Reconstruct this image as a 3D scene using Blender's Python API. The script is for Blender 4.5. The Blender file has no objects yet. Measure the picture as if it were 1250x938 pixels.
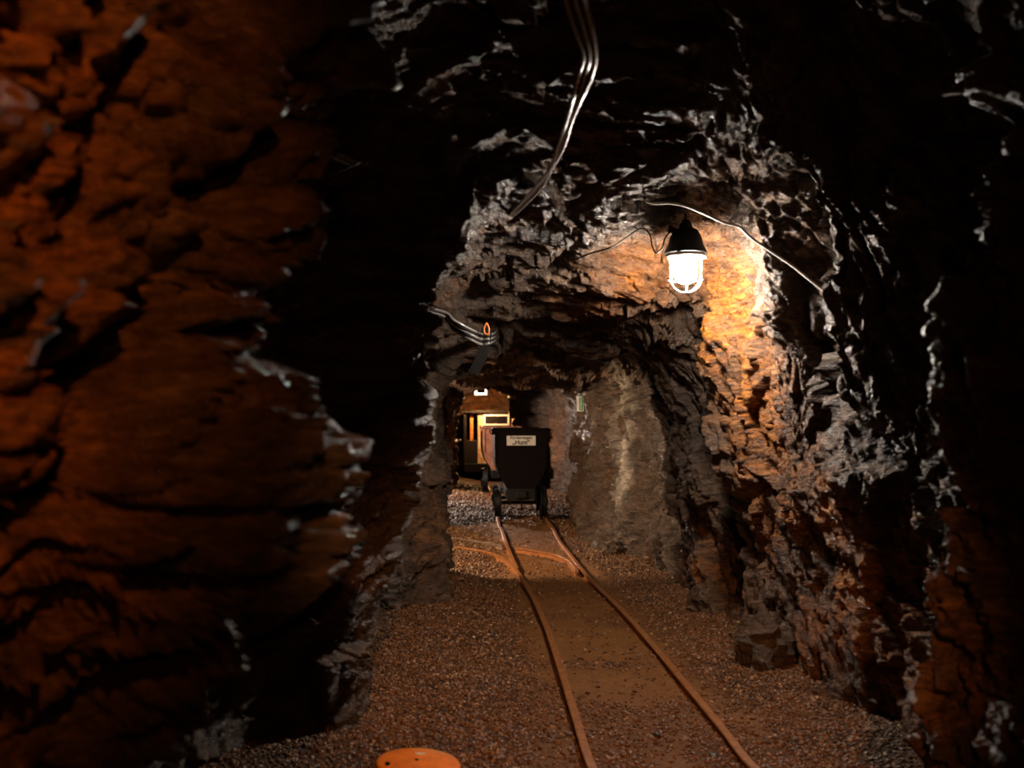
import bpy, bmesh, math, random
import numpy as np
from mathutils import Vector, Matrix

random.seed(7)
RNG = np.random.RandomState(11)
SC = bpy.context.scene
COL = SC.collection
F = 1215.0          # focal length in pixels of the 1250 px wide frame
EYE = 1.27          # eye height
HOR = 516.0         # horizon row


def P(px, py, Y):
    """point of the place at distance Y seen at pixel px, py"""
    return ((px - 625.0) * Y / F, Y, EYE - (py - HOR) * Y / F)


def G(px, py, z=0.0):
    """point on the level z seen at pixel px, py"""
    Y = (EYE - z) * F / (py - HOR)
    return ((px - 625.0) * Y / F, Y, z)


# ------------------------------------------------------------------ noise
_perm = RNG.permutation(512).astype(np.int32)
_g = RNG.normal(size=(512, 3)).astype(np.float32)
_g /= np.linalg.norm(_g, axis=1)[:, None]
_r = RNG.rand(512, 3).astype(np.float32)


def _hash(i, j, k):
    return _perm[(_perm[(_perm[i & 511] + j) & 511] + k) & 511]


def noise(p):
    f = np.floor(p)
    i = f.astype(np.int32)
    t = (p - f).astype(np.float32)
    u = t * t * t * (t * (t * 6 - 15) + 10)
    out = 0
    for a in (0, 1):
        wx = u[:, 0] if a else 1 - u[:, 0]
        for b in (0, 1):
            wy = u[:, 1] if b else 1 - u[:, 1]
            for c in (0, 1):
                wz = u[:, 2] if c else 1 - u[:, 2]
                g = _g[_hash(i[:, 0] + a, i[:, 1] + b, i[:, 2] + c)]
                d = g[:, 0] * (t[:, 0] - a) + g[:, 1] * (t[:, 1] - b) + g[:, 2] * (t[:, 2] - c)
                out = out + wx * wy * wz * d
    return out * 1.6


def fbm(p, n=4, gain=0.5):
    s = 0
    a = 1.0
    q = p
    for k in range(n):
        s = s + a * noise(q)
        q = q * 2.03 + 17.3
        a *= gain
    return s


def ridged(p, n=3, gain=0.5):
    s = 0
    a = 1.0
    q = p
    for k in range(n):
        s = s + a * (1 - np.abs(noise(q)) * 2)
        q = q * 2.1 + 31.7
        a *= gain
    return s


def facets(p, tilt=0.9):
    """angular broken rock: every cell is a tilted plane with a step to its neighbour"""
    out = np.empty(len(p), np.float32)
    CH = 250000
    for s in range(0, len(p), CH):
        q = p[s:s + CH]
        f = np.floor(q).astype(np.int32)
        best = np.full(len(q), 1e9, np.float32)
        val = np.zeros(len(q), np.float32)
        for a in (-1, 0, 1):
            for b in (-1, 0, 1):
                for c in (-1, 0, 1):
                    h = _hash(f[:, 0] + a, f[:, 1] + b, f[:, 2] + c)
                    r = _r[h]
                    dx = q[:, 0] - (f[:, 0] + a + r[:, 0])
                    dy = q[:, 1] - (f[:, 1] + b + r[:, 1])
                    dz = q[:, 2] - (f[:, 2] + c + r[:, 2])
                    d = dx * dx + dy * dy + dz * dz
                    g = _g[(h + 77) & 511]
                    v = tilt * (g[:, 0] * dx + g[:, 1] * dy + g[:, 2] * dz) + (r[:, 1] - .5) * .9
                    m = d < best
                    best = np.where(m, d, best)
                    val = np.where(m, v, val)
        out[s:s + CH] = val
    return out


# ------------------------------------------------------------------ object helpers
def link_mesh(name, me, mat=None, parent=None):
    o = bpy.data.objects.new(name, me)
    COL.objects.link(o)
    if mat is not None and not me.materials:
        me.materials.append(mat)
    if parent is not None:
        o.parent = parent
    return o


def np_mesh(name, V, Q, mat, smooth=True, parent=None):
    me = bpy.data.meshes.new(name)
    V = np.asarray(V, np.float32)
    Q = np.asarray(Q, np.int32)
    n = Q.shape[1]
    me.vertices.add(len(V))
    me.vertices.foreach_set('co', V.ravel())
    me.loops.add(Q.size)
    me.loops.foreach_set('vertex_index', Q.ravel())
    me.polygons.add(len(Q))
    me.polygons.foreach_set('loop_start', np.arange(0, Q.size, n, dtype=np.int32))
    me.polygons.foreach_set('use_smooth', np.full(len(Q), smooth))
    me.update(calc_edges=True)
    me.validate()
    return link_mesh(name, me, mat, parent)


def tag(o, label=None, cat=None, group=None, kind=None):
    if label: o['label'] = label
    if cat: o['category'] = cat
    if group: o['group'] = group
    if kind: o['kind'] = kind
    return o


def empty(name, loc=(0, 0, 0), rot=(0, 0, 0)):
    o = bpy.data.objects.new(name, None)
    COL.objects.link(o)
    o.location = loc
    o.rotation_euler = rot
    return o


def bm_obj(name, bm, mat, parent=None, smooth=False):
    me = bpy.data.meshes.new(name)
    bmesh.ops.recalc_face_normals(bm, faces=bm.faces)
    bm.to_mesh(me)
    bm.free()
    if smooth:
        me.polygons.foreach_set('use_smooth', [True] * len(me.polygons))
        try:
            me.set_sharp_from_angle(angle=math.radians(38))
        except Exception:
            pass
    return link_mesh(name, me, mat, parent)


def box(bm, c, s, bev=0.0, rot=None):
    r = bmesh.ops.create_cube(bm, size=1.0)
    vs = r['verts']
    M = Matrix.Translation(c) @ (rot.to_4x4() if rot else Matrix.Identity(4)) @ Matrix.Diagonal((*s, 1))
    bmesh.ops.transform(bm, matrix=M, verts=vs)
    if bev > 0:
        es = list({e for v in vs for e in v.link_edges})
        bmesh.ops.bevel(bm, geom=es, offset=bev, segments=2, affect='EDGES', profile=.6)


def lathe(bm, prof, n=32, origin=(0, 0, 0), M=None):
    """prof: (r, z) list"""
    rings = []
    for r, z in prof:
        ring = []
        for k in range(n):
            a = 2 * math.pi * k / n
            p = Vector((r * math.cos(a), r * math.sin(a), z))
            if M: p = M @ p
            ring.append(bm.verts.new(p + Vector(origin)))
        rings.append(ring)
    for a, b in zip(rings, rings[1:]):
        for k in range(n):
            bm.faces.new((a[k], a[(k + 1) % n], b[(k + 1) % n], b[k]))
    return rings


def cap(bm, ring):
    bm.faces.new(ring)


def catmull(pts, n=8):
    pts = [Vector(p) for p in pts]
    out = []
    for i in range(len(pts) - 1):
        p0 = pts[max(i - 1, 0)]
        p1, p2 = pts[i], pts[i + 1]
        p3 = pts[min(i + 2, len(pts) - 1)]
        for k in range(n):
            t = k / n
            out.append(.5 * ((2 * p1) + (p2 - p0) * t + (2 * p0 - 5 * p1 + 4 * p2 - p3) * t * t + (3 * p1 - p0 - 3 * p2 + p3) * t ** 3))
    out.append(pts[-1])
    return out


def sweep(bm, path, prof, up=Vector((0, 0, 1)), closed_caps=True, scale=None):
    """prof: list of (side, up) offsets"""
    rings = []
    n = len(path)
    for i, p in enumerate(path):
        d = (path[min(i + 1, n - 1)] - path[max(i - 1, 0)]).normalized()
        s = d.cross(up)
        if s.length < 1e-4: s = Vector((1, 0, 0))
        s.normalize()
        w = s.cross(d).normalized()
        k = scale(i / (n - 1)) if scale else (1, 1)
        rings.append([bm.verts.new(p + s * a * k[0] + w * b * k[1]) for a, b in prof])
    m = len(prof)
    for a, b in zip(rings, rings[1:]):
        for k in range(m):
            bm.faces.new((a[k], a[(k + 1) % m], b[(k + 1) % m], b[k]))
    if closed_caps:
        bm.faces.new(rings[0])
        bm.faces.new(rings[-1])


def circle(r, n=8):
    return [(r * math.cos(2 * math.pi * k / n), r * math.sin(2 * math.pi * k / n)) for k in range(n)]


def tube(bm, pts, r, n=8, sm=6):
    sweep(bm, catmull(pts, sm) if sm > 1 else [Vector(p) for p in pts], circle(r, n))


# ------------------------------------------------------------------ materials
def new_mat(name):
    m = bpy.data.materials.new(name)
    m.use_nodes = True
    nt = m.node_tree
    b = nt.nodes['Principled BSDF']
    return m, nt, b


def N(nt, typ, **kw):
    n = nt.nodes.new(typ)
    for k, v in kw.items():
        if k in n.inputs.keys():
            n.inputs[k].default_value = v
        else:
            setattr(n, k, v)
    return n


def ramp(nt, src, stops, interp='LINEAR'):
    r = nt.nodes.new('ShaderNodeValToRGB')
    r.color_ramp.interpolation = interp
    while len(r.color_ramp.elements) < len(stops):
        r.color_ramp.elements.new(.5)
    for e, (p, c) in zip(r.color_ramp.elements, stops):
        e.position = p
        e.color = (*c, 1) if len(c) == 3 else c
    nt.links.new(src, r.inputs[0])
    return r.outputs[0]


def mix(nt, fac, a, b, mode='MIX'):
    m = nt.nodes.new('ShaderNodeMix')
    m.data_type = 'RGBA'
    m.blend_type = mode
    for s, v in ((m.inputs[0], fac), (m.inputs[6], a), (m.inputs[7], b)):
        if hasattr(v, 'is_linked'):
            nt.links.new(v, s)
        else:
            s.default_value = (*v, 1) if isinstance(v, tuple) and len(v) == 3 else v
    return m.outputs[2]


def math_n(nt, op, a, b=0.0):
    m = nt.nodes.new('ShaderNodeMath')
    m.operation = op
    for s, v in ((m.inputs[0], a), (m.inputs[1], b)):
        if hasattr(v, 'is_linked'):
            nt.links.new(v, s)
        else:
            s.default_value = v
    return m.outputs[0]


def tex(nt, vec, scale, detail=6, rough=.6, typ='ShaderNodeTexNoise', dist=0.0):
    t = nt.nodes.new(typ)
    t.inputs['Scale'].default_value = scale
    if 'Detail' in t.inputs: t.inputs['Detail'].default_value = detail
    if 'Roughness' in t.inputs: t.inputs['Roughness'].default_value = rough
    if 'Distortion' in t.inputs: t.inputs['Distortion'].default_value = dist
    nt.links.new(vec, t.inputs['Vector'])
    return t.outputs['Factor'] if 'Factor' in t.outputs else (t.outputs['Fac'] if 'Fac' in t.outputs else t.outputs['Distance'])


def bump(nt, h, strength, dist, prev=None):
    b = nt.nodes.new('ShaderNodeBump')
    b.inputs['Strength'].default_value = strength
    b.inputs['Distance'].default_value = dist
    nt.links.new(h, b.inputs['Height'])
    if prev is not None:
        nt.links.new(prev, b.inputs['Normal'])
    return b.outputs[0]


def rock_material(name, dark, mid, pale, warm=0.25, rough=(.16, .5), strata=(.10, -.74, .66)):
    m, nt, b = new_mat(name)
    tc = N(nt, 'ShaderNodeTexCoord').outputs['Object']
    mp = N(nt, 'ShaderNodeMapping')
    nt.links.new(tc, mp.inputs['Vector'])
    q = Vector(strata).to_track_quat('Z', 'Y').inverted().to_euler()
    mp.inputs['Rotation'].default_value = q
    mp.inputs['Scale'].default_value = (.6, .6, 1.6)
    sv = mp.outputs[0]
    n1 = tex(nt, tc, 2.2, 7, .65)
    n2 = tex(nt, sv, 9, 8, .7, dist=.6)
    n3 = tex(nt, sv, 38, 6, .7, dist=.4)
    n4 = tex(nt, tc, 120, 4, .6)
    c = ramp(nt, n2, [(.3, dark), (.52, mid), (.72, pale)])
    c2 = ramp(nt, n3, [(.3, tuple(x * .5 for x in dark)), (.6, tuple(x * 1.0 for x in mid)), (.8, pale)])
    c = mix(nt, .45, c, c2)
    # iron staining carried by a drawn mask on the rock
    at = N(nt, 'ShaderNodeAttribute', attribute_name='stain').outputs['Fac']
    st = math_n(nt, 'MULTIPLY', at, ramp(nt, n2, [(.36, (.06, .06, .06)), (.58, (1, 1, 1))]))
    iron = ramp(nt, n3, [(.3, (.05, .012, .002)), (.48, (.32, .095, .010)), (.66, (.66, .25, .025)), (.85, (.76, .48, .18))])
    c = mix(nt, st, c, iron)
    w = ramp(nt, n1, [(.5, (0, 0, 0)), (.72, (warm,) * 3)])
    c = mix(nt, w, c, (.24, .09, .022))
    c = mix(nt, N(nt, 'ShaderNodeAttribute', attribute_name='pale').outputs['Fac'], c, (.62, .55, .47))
    nt.links.new(c, b.inputs['Base Color'])
    r = nt.nodes.new('ShaderNodeMapRange')
    nt.links.new(n3, r.inputs[0])
    r.inputs[1].default_value = .3
    r.inputs[2].default_value = .7
    r.inputs[3].default_value = rough[0]
    r.inputs[4].default_value = rough[1]
    nt.links.new(r.outputs[0], b.inputs['Roughness'])
    b.inputs['Specular IOR Level'].default_value = .55
    bn = bump(nt, n2, .8, .04)
    bn = bump(nt, n3, 1.0, .022, bn)
    bn = bump(nt, n4, .8, .006, bn)
    nt.links.new(bn, b.inputs['Normal'])
    return m


def simple(name, col, rough=.5, metal=0.0, var=.3, scale=14, bumpd=0.0, col2=None, spec=.5):
    m, nt, b = new_mat(name)
    tc = N(nt, 'ShaderNodeTexCoord').outputs['Object']
    n = tex(nt, tc, scale, 6, .65)
    c2 = col2 or tuple(x * (1 - var) for x in col)
    c = ramp(nt, n, [(.35, c2), (.62, col)])
    nt.links.new(c, b.inputs['Base Color'])
    b.inputs['Roughness'].default_value = rough
    b.inputs['Metallic'].default_value = metal
    b.inputs['Specular IOR Level'].default_value = spec
    if bumpd:
        nt.links.new(bump(nt, tex(nt, tc, scale * 4, 5, .6), .6, bumpd), b.inputs['Normal'])
    return m


M_ROCK = rock_material('mine_rock', (.016, .010, .006), (.078, .047, .029), (.33, .215, .14))
M_ROCK_CEIL = rock_material('ceiling_rock', (.016, .010, .007), (.074, .046, .030), (.31, .205, .135), warm=.4)
M_ROCK_RIGHT = rock_material('right_wall_rock', (.016, .010, .006), (.078, .046, .028), (.33, .235, .17), strata=(.72, -.50, .42))
M_DIRT = None


def floor_material():
    m, nt, b = new_mat('packed_mine_dirt')
    tc = N(nt, 'ShaderNodeTexCoord').outputs['Object']
    n1 = tex(nt, tc, 2.5, 6, .6)
    n2 = tex(nt, tc, 45, 6, .7)
    v = N(nt, 'ShaderNodeTexVoronoi')
    v.inputs['Scale'].default_value = 60
    nt.links.new(tc, v.inputs['Vector'])
    dirt = ramp(nt, n2, [(.3, (.085, .032, .007)), (.6, (.21, .088, .020)), (.8, (.30, .145, .045))])
    grav = ramp(nt, v.outputs['Distance'], [(0, (.09, .045, .020)), (.6, (.022, .011, .005))])
    at = N(nt, 'ShaderNodeAttribute', attribute_name='gravelly').outputs['Fac']
    c = mix(nt, at, dirt, grav)
    c = mix(nt, ramp(nt, n1, [(.4, (0, 0, 0)), (.65, (.5, .5, .5))]), c, (.15, .062, .02))
    nt.links.new(c, b.inputs['Base Color'])
    b.inputs['Roughness'].default_value = .75
    b.inputs['Specular IOR Level'].default_value = .35
    bn = bump(nt, n2, .6, .012)
    h = math_n(nt, 'MULTIPLY', v.outputs['Distance'], at)
    bn = bump(nt, h, -.8, .012, bn) if False else bump(nt, math_n(nt, 'MULTIPLY', h, -1.0), .8, .02, bn)
    nt.links.new(bn, b.inputs['Normal'])
    return m


M_DIRT = floor_material()


def gravel_material():
    m, nt, b = new_mat('crushed_stone')
    at = N(nt, 'ShaderNodeAttribute', attribute_name='tint').outputs['Fac']
    tc = N(nt, 'ShaderNodeTexCoord').outputs['Object']
    c = ramp(nt, at, [(0, (.010, .005, .003)), (.4, (.075, .036, .014)), (.72, (.23, .120, .048)), (1, (.62, .43, .26))])
    c = mix(nt, ramp(nt, tex(nt, tc, 3, 5, .6), [(.34, (.1, .1, .1)), (.62, (.75, .75, .75))]), c, (.14, .055, .016))
    nt.links.new(c, b.inputs['Base Color'])
    b.inputs['Roughness'].default_value = .5
    nt.links.new(bump(nt, tex(nt, tc, 200, 3, .6), .4, .003), b.inputs['Normal'])
    return m


M_GRAVEL = gravel_material()
M_RAIL = simple('rusty_rail_steel', (.38, .15, .045), .48, .2, scale=30, bumpd=.002, col2=(.17, .062, .018))
M_RAIL_WORN = simple('worn_rail_steel', (.42, .34, .28), .36, .6, scale=30, bumpd=.002, col2=(.22, .11, .05))
M_TUB = simple('dark_painted_steel', (.0022, .0014, .001), .7, .0, scale=9, bumpd=.002, col2=(.005, .0018, .0008), spec=.08)
M_TUBRUST = simple('rust_red_steel', (.26, .10, .05), .6, .0, scale=8, bumpd=.006, col2=(.12, .040, .018))
M_IRON = simple('dark_iron', (.006, .0045, .0035), .55, .0, scale=20, bumpd=.002, spec=.2)
M_BLACK = simple('black_rubber', (.008, .006, .005), .7, 0, scale=30, spec=.2)
M_PVC = simple('grey_cable_sheath', (.20, .18, .17), .22, 0, scale=30, spec=.8)
M_PALE_CABLE = simple('pale_cable_sheath', (.55, .50, .46), .3, 0, scale=30, spec=.8)
M_WHITE = simple('white_enamel', (.62, .60, .56), .45, 0, var=.12, scale=40)
M_PRINT = simple('black_print', (.012, .012, .012), .6, 0)
M_GREEN = simple('sign_green', (.03, .22, .10), .5, 0, var=.1)
M_ORANGE = simple('orange_plastic', (.86, .22, .015), .38, 0, var=.18, scale=16, col2=(.66, .15, .012))
M_LOCO = simple('rusty_cream_paint', (.55, .48, .36), .55, .0, scale=12, bumpd=.002, col2=(.45, .17, .035))
M_LOCO_D = simple('dark_grimy_paint', (.012, .007, .004), .6, .0, scale=10, col2=(.006, .004, .003), spec=.2)
M_LOCO_O = simple('orange_rusted_paint', (.55, .19, .03), .6, .0, scale=10, col2=(.30, .09, .015))


def emit(name, col, s):
    m, nt, b = new_mat(name)
    b.inputs['Base Color'].default_value = (.8, .8, .8, 1)
    b.inputs['Emission Color'].default_value = (*col, 1)
    b.inputs['Emission Strength'].default_value = s
    return m


# ------------------------------------------------------------------ the rock tunnel
# Each station of the gallery: distance Y and 13 points (x, z[, dy]) from the left foot
# up the left wall, across the roof and down the right wall.
def W(*pts):
    return pts


ST = []


def st(Y, L, C, R):
    ST.append((Y, list(L) + list(C) + list(R)))


st(-5.0, [(-.5, -.2), (-.5, .5), (-.5, 1.0), (-.5, 1.5), (-.4, 2.0)], [(-.1, 2.2), (.2, 2.3), (.5, 2.2)], [(.8, 2.0), (.9, 1.5), (.9, 1.0), (.9, .5), (.9, -.2)])
st(-4.0, [(-1.0, -.2), (-.95, .5), (-.9, 1.0), (-.85, 1.5), (-.7, 2.1)], [(-.3, 2.7), (.3, 2.9), (.8, 2.7)], [(1.3, 2.3), (1.5, 1.6), (1.6, 1.0), (1.6, .5), (1.6, -.2)])
st(.5, [(-1.7, -.2), (-1.7, .6), (-1.38, 1.15), (-1.35, 1.6), (-1.2, 2.1)], [(-.6, 2.8), (.3, 3.05), (.9, 2.9)], [(1.5, 2.4), (1.75, 1.6), (1.75, 1.0), (1.7, .5), (1.7, -.2)])
st(1.1, [(-1.55, -.2), (-1.5, .55), (-1.02, 1.22), (-.98, 1.60), (-.88, 2.05)], [(-.5, 2.75), (.3, 3.05), (.9, 2.9)], [(1.5, 2.4), (1.75, 1.6), (1.75, 1.0), (1.7, .5), (1.7, -.2)])
st(1.7, [(-1.3, -.2), (-1.3, .50), (-.74, 1.05), (-.70, 1.48), (-.62, 2.0)], [(-.38, 2.7), (.3, 3.05), (.9, 2.9)], [(1.5, 2.4), (1.72, 1.6), (1.70, 1.0), (1.65, .5), (1.6, -.2)])
st(2.2, [(-.78, -.2), (-.84, .35), (-.52, .80), (-.46, 1.4), (-.36, 1.85)], [(-.22, 2.6), (.3, 3.05), (.9, 2.9)], [(1.5, 2.4), (1.58, 1.6), (1.52, 1.0), (1.45, .5), (1.4, -.2)])
st(2.4, [(-1.05, -.2), (-1.02, .4), (-.98, .8), (-.95, 1.4), (-.80, 1.95)], [(-.50, 2.7), (.3, 3.05), (.9, 2.9)], [(1.45, 2.4), (1.50, 1.6), (1.42, 1.0), (1.34, .5), (1.3, -.2)])
st(2.85, [(-1.05, -.2), (-1.08, .4), (-1.1, .9), (-1.1, 1.4), (-1.0, 2.0)], [(-.6, 2.8), (.3, 3.08), (.9, 2.95)], [(1.32, 2.35), (1.28, 1.7), (1.22, 1.0), (1.16, .5), (1.13, -.2)])
st(3.05, [(-1.05, -.2), (-1.1, .4), (-1.12, .9), (-1.12, 1.4), (-1.0, 2.0)], [(-.6, 2.8), (.3, 3.08), (1.1, 3.0)], [(2.1, 2.5), (1.98, 1.7), (1.74, 1.0), (1.6, .5), (1.6, -.2)])
st(3.85, [(-1.0, -.2), (-1.06, .4), (-1.12, .9), (-1.1, 1.4), (-.9, 2.05)], [(-.5, 2.85), (.3, 3.08), (1.1, 3.0)], [(2.2, 2.5), (2.05, 1.75), (1.80, 1.0), (1.62, .5), (1.55, -.2)])
st(4.1, [(-.92, -.2), (-1.0, .4), (-1.08, .9), (-1.02, 1.4), (-.82, 2.1)], [(-.42, 2.8), (.3, 2.98), (.95, 2.88)], [(1.70, 2.45), (1.66, 1.8), (1.66, 1.0), (1.58, .5), (1.5, -.2)])
st(4.25, [(-.82, -.2), (-.76, .3), (-.74, .95), (-1.02, 1.45), (-.82, 2.05)], [(-.34, 2.65), (.3, 2.78), (.9, 2.72)], [(1.40, 2.4), (1.48, 1.78), (1.57, 1.0), (1.54, .5), (1.48, -.2)])
st(4.42, [(-.78, -.2), (-.70, .3), (-.64, .95), (-.98, 1.45), (-.76, 2.05)], [(-.34, 2.62), (.3, 2.64), (.88, 2.58)], [(1.25, 2.36), (1.36, 1.75), (1.48, 1.0), (1.5, .5), (1.45, -.2)])
st(4.56, [(-.74, -.2), (-.66, .3), (-.53, .95), (-.42, 1.45), (-.26, 2.0)], [(-.14, 2.37), (.3, 2.45), (.85, 2.46)], [(1.38, 2.36), (1.43, 1.75), (1.465, 1.0), (1.47, .5), (1.43, -.2)])
st(4.62, [(-.72, -.2), (-.62, .3), (-.50, .95), (-.36, 1.45), (-.22, 2.0)], [(-.05, 2.30), (.3, 2.42), (.85, 2.44)], [(1.42, 2.36), (1.46, 1.75), (1.46, 1.0), (1.46, .5), (1.42, -.2)])
st(4.74, [(-.73, -.2), (-.69, .3), (-.64, .95), (-.50, 1.45), (-.30, 2.0)], [(-.07, 2.27), (.3, 2.36), (.85, 2.40)], [(1.42, 2.34), (1.46, 1.75), (1.44, 1.1), (1.46, .5), (1.41, -.2)])
st(4.86, [(-.75, -.2), (-.74, .3), (-.74, .95), (-.60, 1.45), (-.36, 1.98)], [(-.08, 2.25), (.3, 2.32), (.80, 2.36)], [(1.16, 2.28), (1.30, 1.75), (1.40, 1.05), (1.45, .5), (1.40, -.2)])
st(5.0, [(-.78, -.2), (-.8, .3), (-.85, .9), (-.75, 1.5), (-.45, 1.95)], [(-.10, 2.22), (.3, 2.27), (.75, 2.30)], [(1.17, 2.22), (1.27, 1.72), (1.33, 1.0), (1.42, .5), (1.38, -.2)])
st(5.4, [(-.80, -.2), (-.85, .3), (-.9, .9), (-.82, 1.5), (-.5, 1.9)], [(-.12, 2.12), (.3, 2.14), (.75, 2.2)], [(1.12, 2.12), (1.19, 1.65), (1.26, 1.0), (1.36, .5), (1.33, -.2)])
st(5.85, [(-.80, -.2), (-.85, .3), (-.92, .9), (-.85, 1.45), (-.5, 1.85)], [(-.15, 2.02), (.3, 2.02), (.72, 2.03)], [(1.02, 1.9), (1.10, 1.55), (1.22, 1.0), (1.32, .5), (1.3, -.2)])
st(6.05, [(-.80, -.2), (-.85, .3), (-.92, .9), (-.85, 1.45), (-.5, 1.83)], [(-.15, 1.99), (.3, 1.98), (.72, 1.98)], [(1.08, 1.9), (1.5, 1.5), (1.65, 1.0), (1.6, .5), (1.35, -.2)])
st(6.4, [(-.80, -.2), (-.85, .3), (-.92, .9), (-.85, 1.4), (-.5, 1.78)], [(-.15, 1.95), (.3, 1.95), (.72, 1.93)], [(1.02, 1.85), (1.45, 1.5), (1.6, 1.0), (1.5, .5), (1.3, -.2)])
st(6.6, [(-.76, -.2), (-.8, .3), (-.85, .9), (-.8, 1.4), (-.48, 1.75)], [(-.15, 1.93), (.3, 1.93), (.72, 1.9)], [(1.0, 1.8), (1.18, 1.5), (1.26, 1.0), (1.3, .5), (1.3, -.2)])
st(6.95, [(-.50, -.2), (-.46, .3), (-.48, .9), (-.52, 1.35), (-.44, 1.72)], [(-.15, 1.90), (.3, 1.90), (.72, 1.86)], [(.98, 1.75), (1.12, 1.45), (1.2, 1.0), (1.26, .5), (1.27, -.2)])
st(7.4, [(-.55, -.2), (-.52, .3), (-.55, .9), (-.60, 1.35), (-.5, 1.72)], [(-.15, 1.89), (.3, 1.88), (.72, 1.84)], [(1.0, 1.75), (1.14, 1.45), (1.2, 1.0), (1.24, .5), (1.24, -.2)])
st(8.33, [(-.60, -.2), (-.58, .3), (-.60, .9), (-.62, 1.35), (-.5, 1.70)], [(-.3, 1.84), (.3, 1.82), (.72, 1.80)], [(1.02, 1.72), (1.18, 1.45), (1.28, 1.0), (1.3, .5), (1.28, -.2)])
st(8.43, [(-3.2, -.2), (-3.2, .4), (-3.2, .9), (-3.1, 1.4), (-2.2, 1.8)], [(-.5, 1.82), (.3, 1.83), (.72, 1.82)], [(1.04, 1.72), (1.2, 1.45), (1.27, 1.0), (1.28, .5), (1.25, -.2)])
st(8.8, [(-3.3, -.2), (-3.3, .5), (-3.3, 1.0), (-3.1, 1.7), (-2.2, 2.0)], [(-.5, 1.84), (.25, 1.98), (.75, 2.05)], [(1.15, 1.90), (1.25, 1.5), (1.28, 1.0), (1.28, .5), (1.24, -.2)])
st(9.6, [(-3.3, -.2), (-3.3, .5), (-3.3, 1.0), (-3.1, 1.7), (-2.2, 2.0)], [(-.5, 1.84), (.2, 2.02), (.75, 2.15)], [(1.2, 2.0), (1.27, 1.5), (1.28, 1.0), (1.24, .5), (1.16, -.2)])
st(9.95, [(-3.3, -.2), (-3.3, .5), (-3.3, 1.0), (-3.1, 1.7), (-2.2, 2.0)], [(-.5, 1.80), (.10, 1.90), (.55, 1.94)], [(.95, 1.90), (1.08, 1.5), (1.10, 1.0), (1.04, .5), (.98, -.2)])
st(10.35, [(-3.3, -.2), (-3.3, .5), (-3.3, 1.0), (-3.1, 1.7), (-2.2, 2.0)], [(-.5, 1.78), (.05, 1.80), (.42, 1.82)], [(.82, 1.76), (.95, 1.45), (.96, 1.0), (.95, .5), (.90, -.2)])
st(11.1, [(-3.2, -.2), (-3.2, .5), (-3.2, 1.0), (-3.0, 1.6), (-2.0, 1.95)], [(-.6, 1.76), (.1, 1.74), (.40, 1.74)], [(.74, 1.67), (.84, 1.4), (.86, 1.0), (.84, .5), (.82, -.2)])
st(11.3, [(-1.0, -.2), (-1.0, .4), (-1.0, .9), (-.95, 1.4), (-.8, 1.66)], [(-.5, 1.75), (.1, 1.73), (.42, 1.73)], [(.74, 1.66), (.83, 1.4), (.85, 1.0), (.83, .5), (.82, -.2)])
st(11.9, [(-.90, -.2), (-.88, .4), (-.9, .9), (-.88, 1.4), (-.8, 1.66)], [(-.4, 1.76), (.1, 1.74), (.45, 1.73)], [(.72, 1.62), (.80, 1.35), (.82, 1.0), (.80, .5), (.8, -.2)])
st(12.5, [(-.88, -.2), (-.88, .4), (-.9, .9), (-.86, 1.4), (-.75, 1.66)], [(-.4, 1.75), (.1, 1.74), (.45, 1.73)], [(.68, 1.62), (.74, 1.35), (.76, 1.0), (.74, .5), (.74, -.2)])
st(12.8, [(-.95, -.2), (-.95, .4), (-.95, .9), (-.9, 1.4), (-.8, 1.7)], [(-.4, 1.8), (.1, 1.8), (.5, 1.8)], [(1.2, 1.75), (1.5, 1.35), (1.5, 1.0), (1.5, .5), (1.5, -.2)])
st(13.4, [(-2.6, -.2), (-2.6, .4), (-2.6, .9), (-2.5, 1.5), (-1.6, 2.0)], [(-.4, 2.05), (.1, 2.05), (.5, 2.0)], [(1.2, 1.9), (1.5, 1.4), (1.5, 1.0), (1.5, .5), (1.5, -.2)])
st(15.5, [(-2.6, -.2), (-2.6, .4), (-2.6, .9), (-2.5, 1.5), (-1.6, 2.1)], [(-.4, 2.2), (.1, 2.2), (.5, 2.1)], [(1.2, 2.0), (1.5, 1.4), (1.5, 1.0), (1.4, .5), (1.3, -.2)])
st(16.6, [(-2.4, -.2), (-2.4, .4), (-2.4, .9), (-2.3, 1.5), (-1.6, 2.1)], [(-.4, 2.2), (.1, 2.2), (.5, 2.15)], [(.95, 2.0), (1.05, 1.5), (1.0, 1.0), (.96, .5), (.9, -.2)])
st(17.3, [(-1.1, -.2), (-1.1, .4), (-1.15, .9), (-1.1, 1.5), (-.95, 2.0)], [(-.4, 2.15), (.1, 2.2), (.45, 2.15)], [(.85, 2.05), (.88, 1.5), (.85, 1.0), (.82, .5), (.8, -.2)])
st(18.9, [(-1.05, -.2), (-1.05, .4), (-1.1, .9), (-1.05, 1.5), (-.95, 1.9)], [(-.6, 2.1), (.0, 2.1), (.30, 2.1)], [(.65, 2.05), (.68, 1.5), (.68, 1.0), (.70, .5), (.7, -.2)])
st(19.4, [(-1.15, -.2), (-1.15, .4), (-1.2, .9), (-1.1, 1.5), (-.95, 1.85)], [(-.7, 1.95), (-.4, 1.95), (-.2, 1.85)], [(-.02, 1.6), (.10, 1.3), (.16, .9), (.2, .5), (.2, -.2)])
st(19.9, [(-1.25, -.2), (-1.25, .4), (-1.25, .9), (-1.2, 1.5), (-1.0, 1.95)], [(-.7, 2.1), (-.4, 2.05), (-.15, 1.9)], [(.05, 1.65), (.2, 1.3), (.3, .9), (.3, .5), (.3, -.2)])
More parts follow.
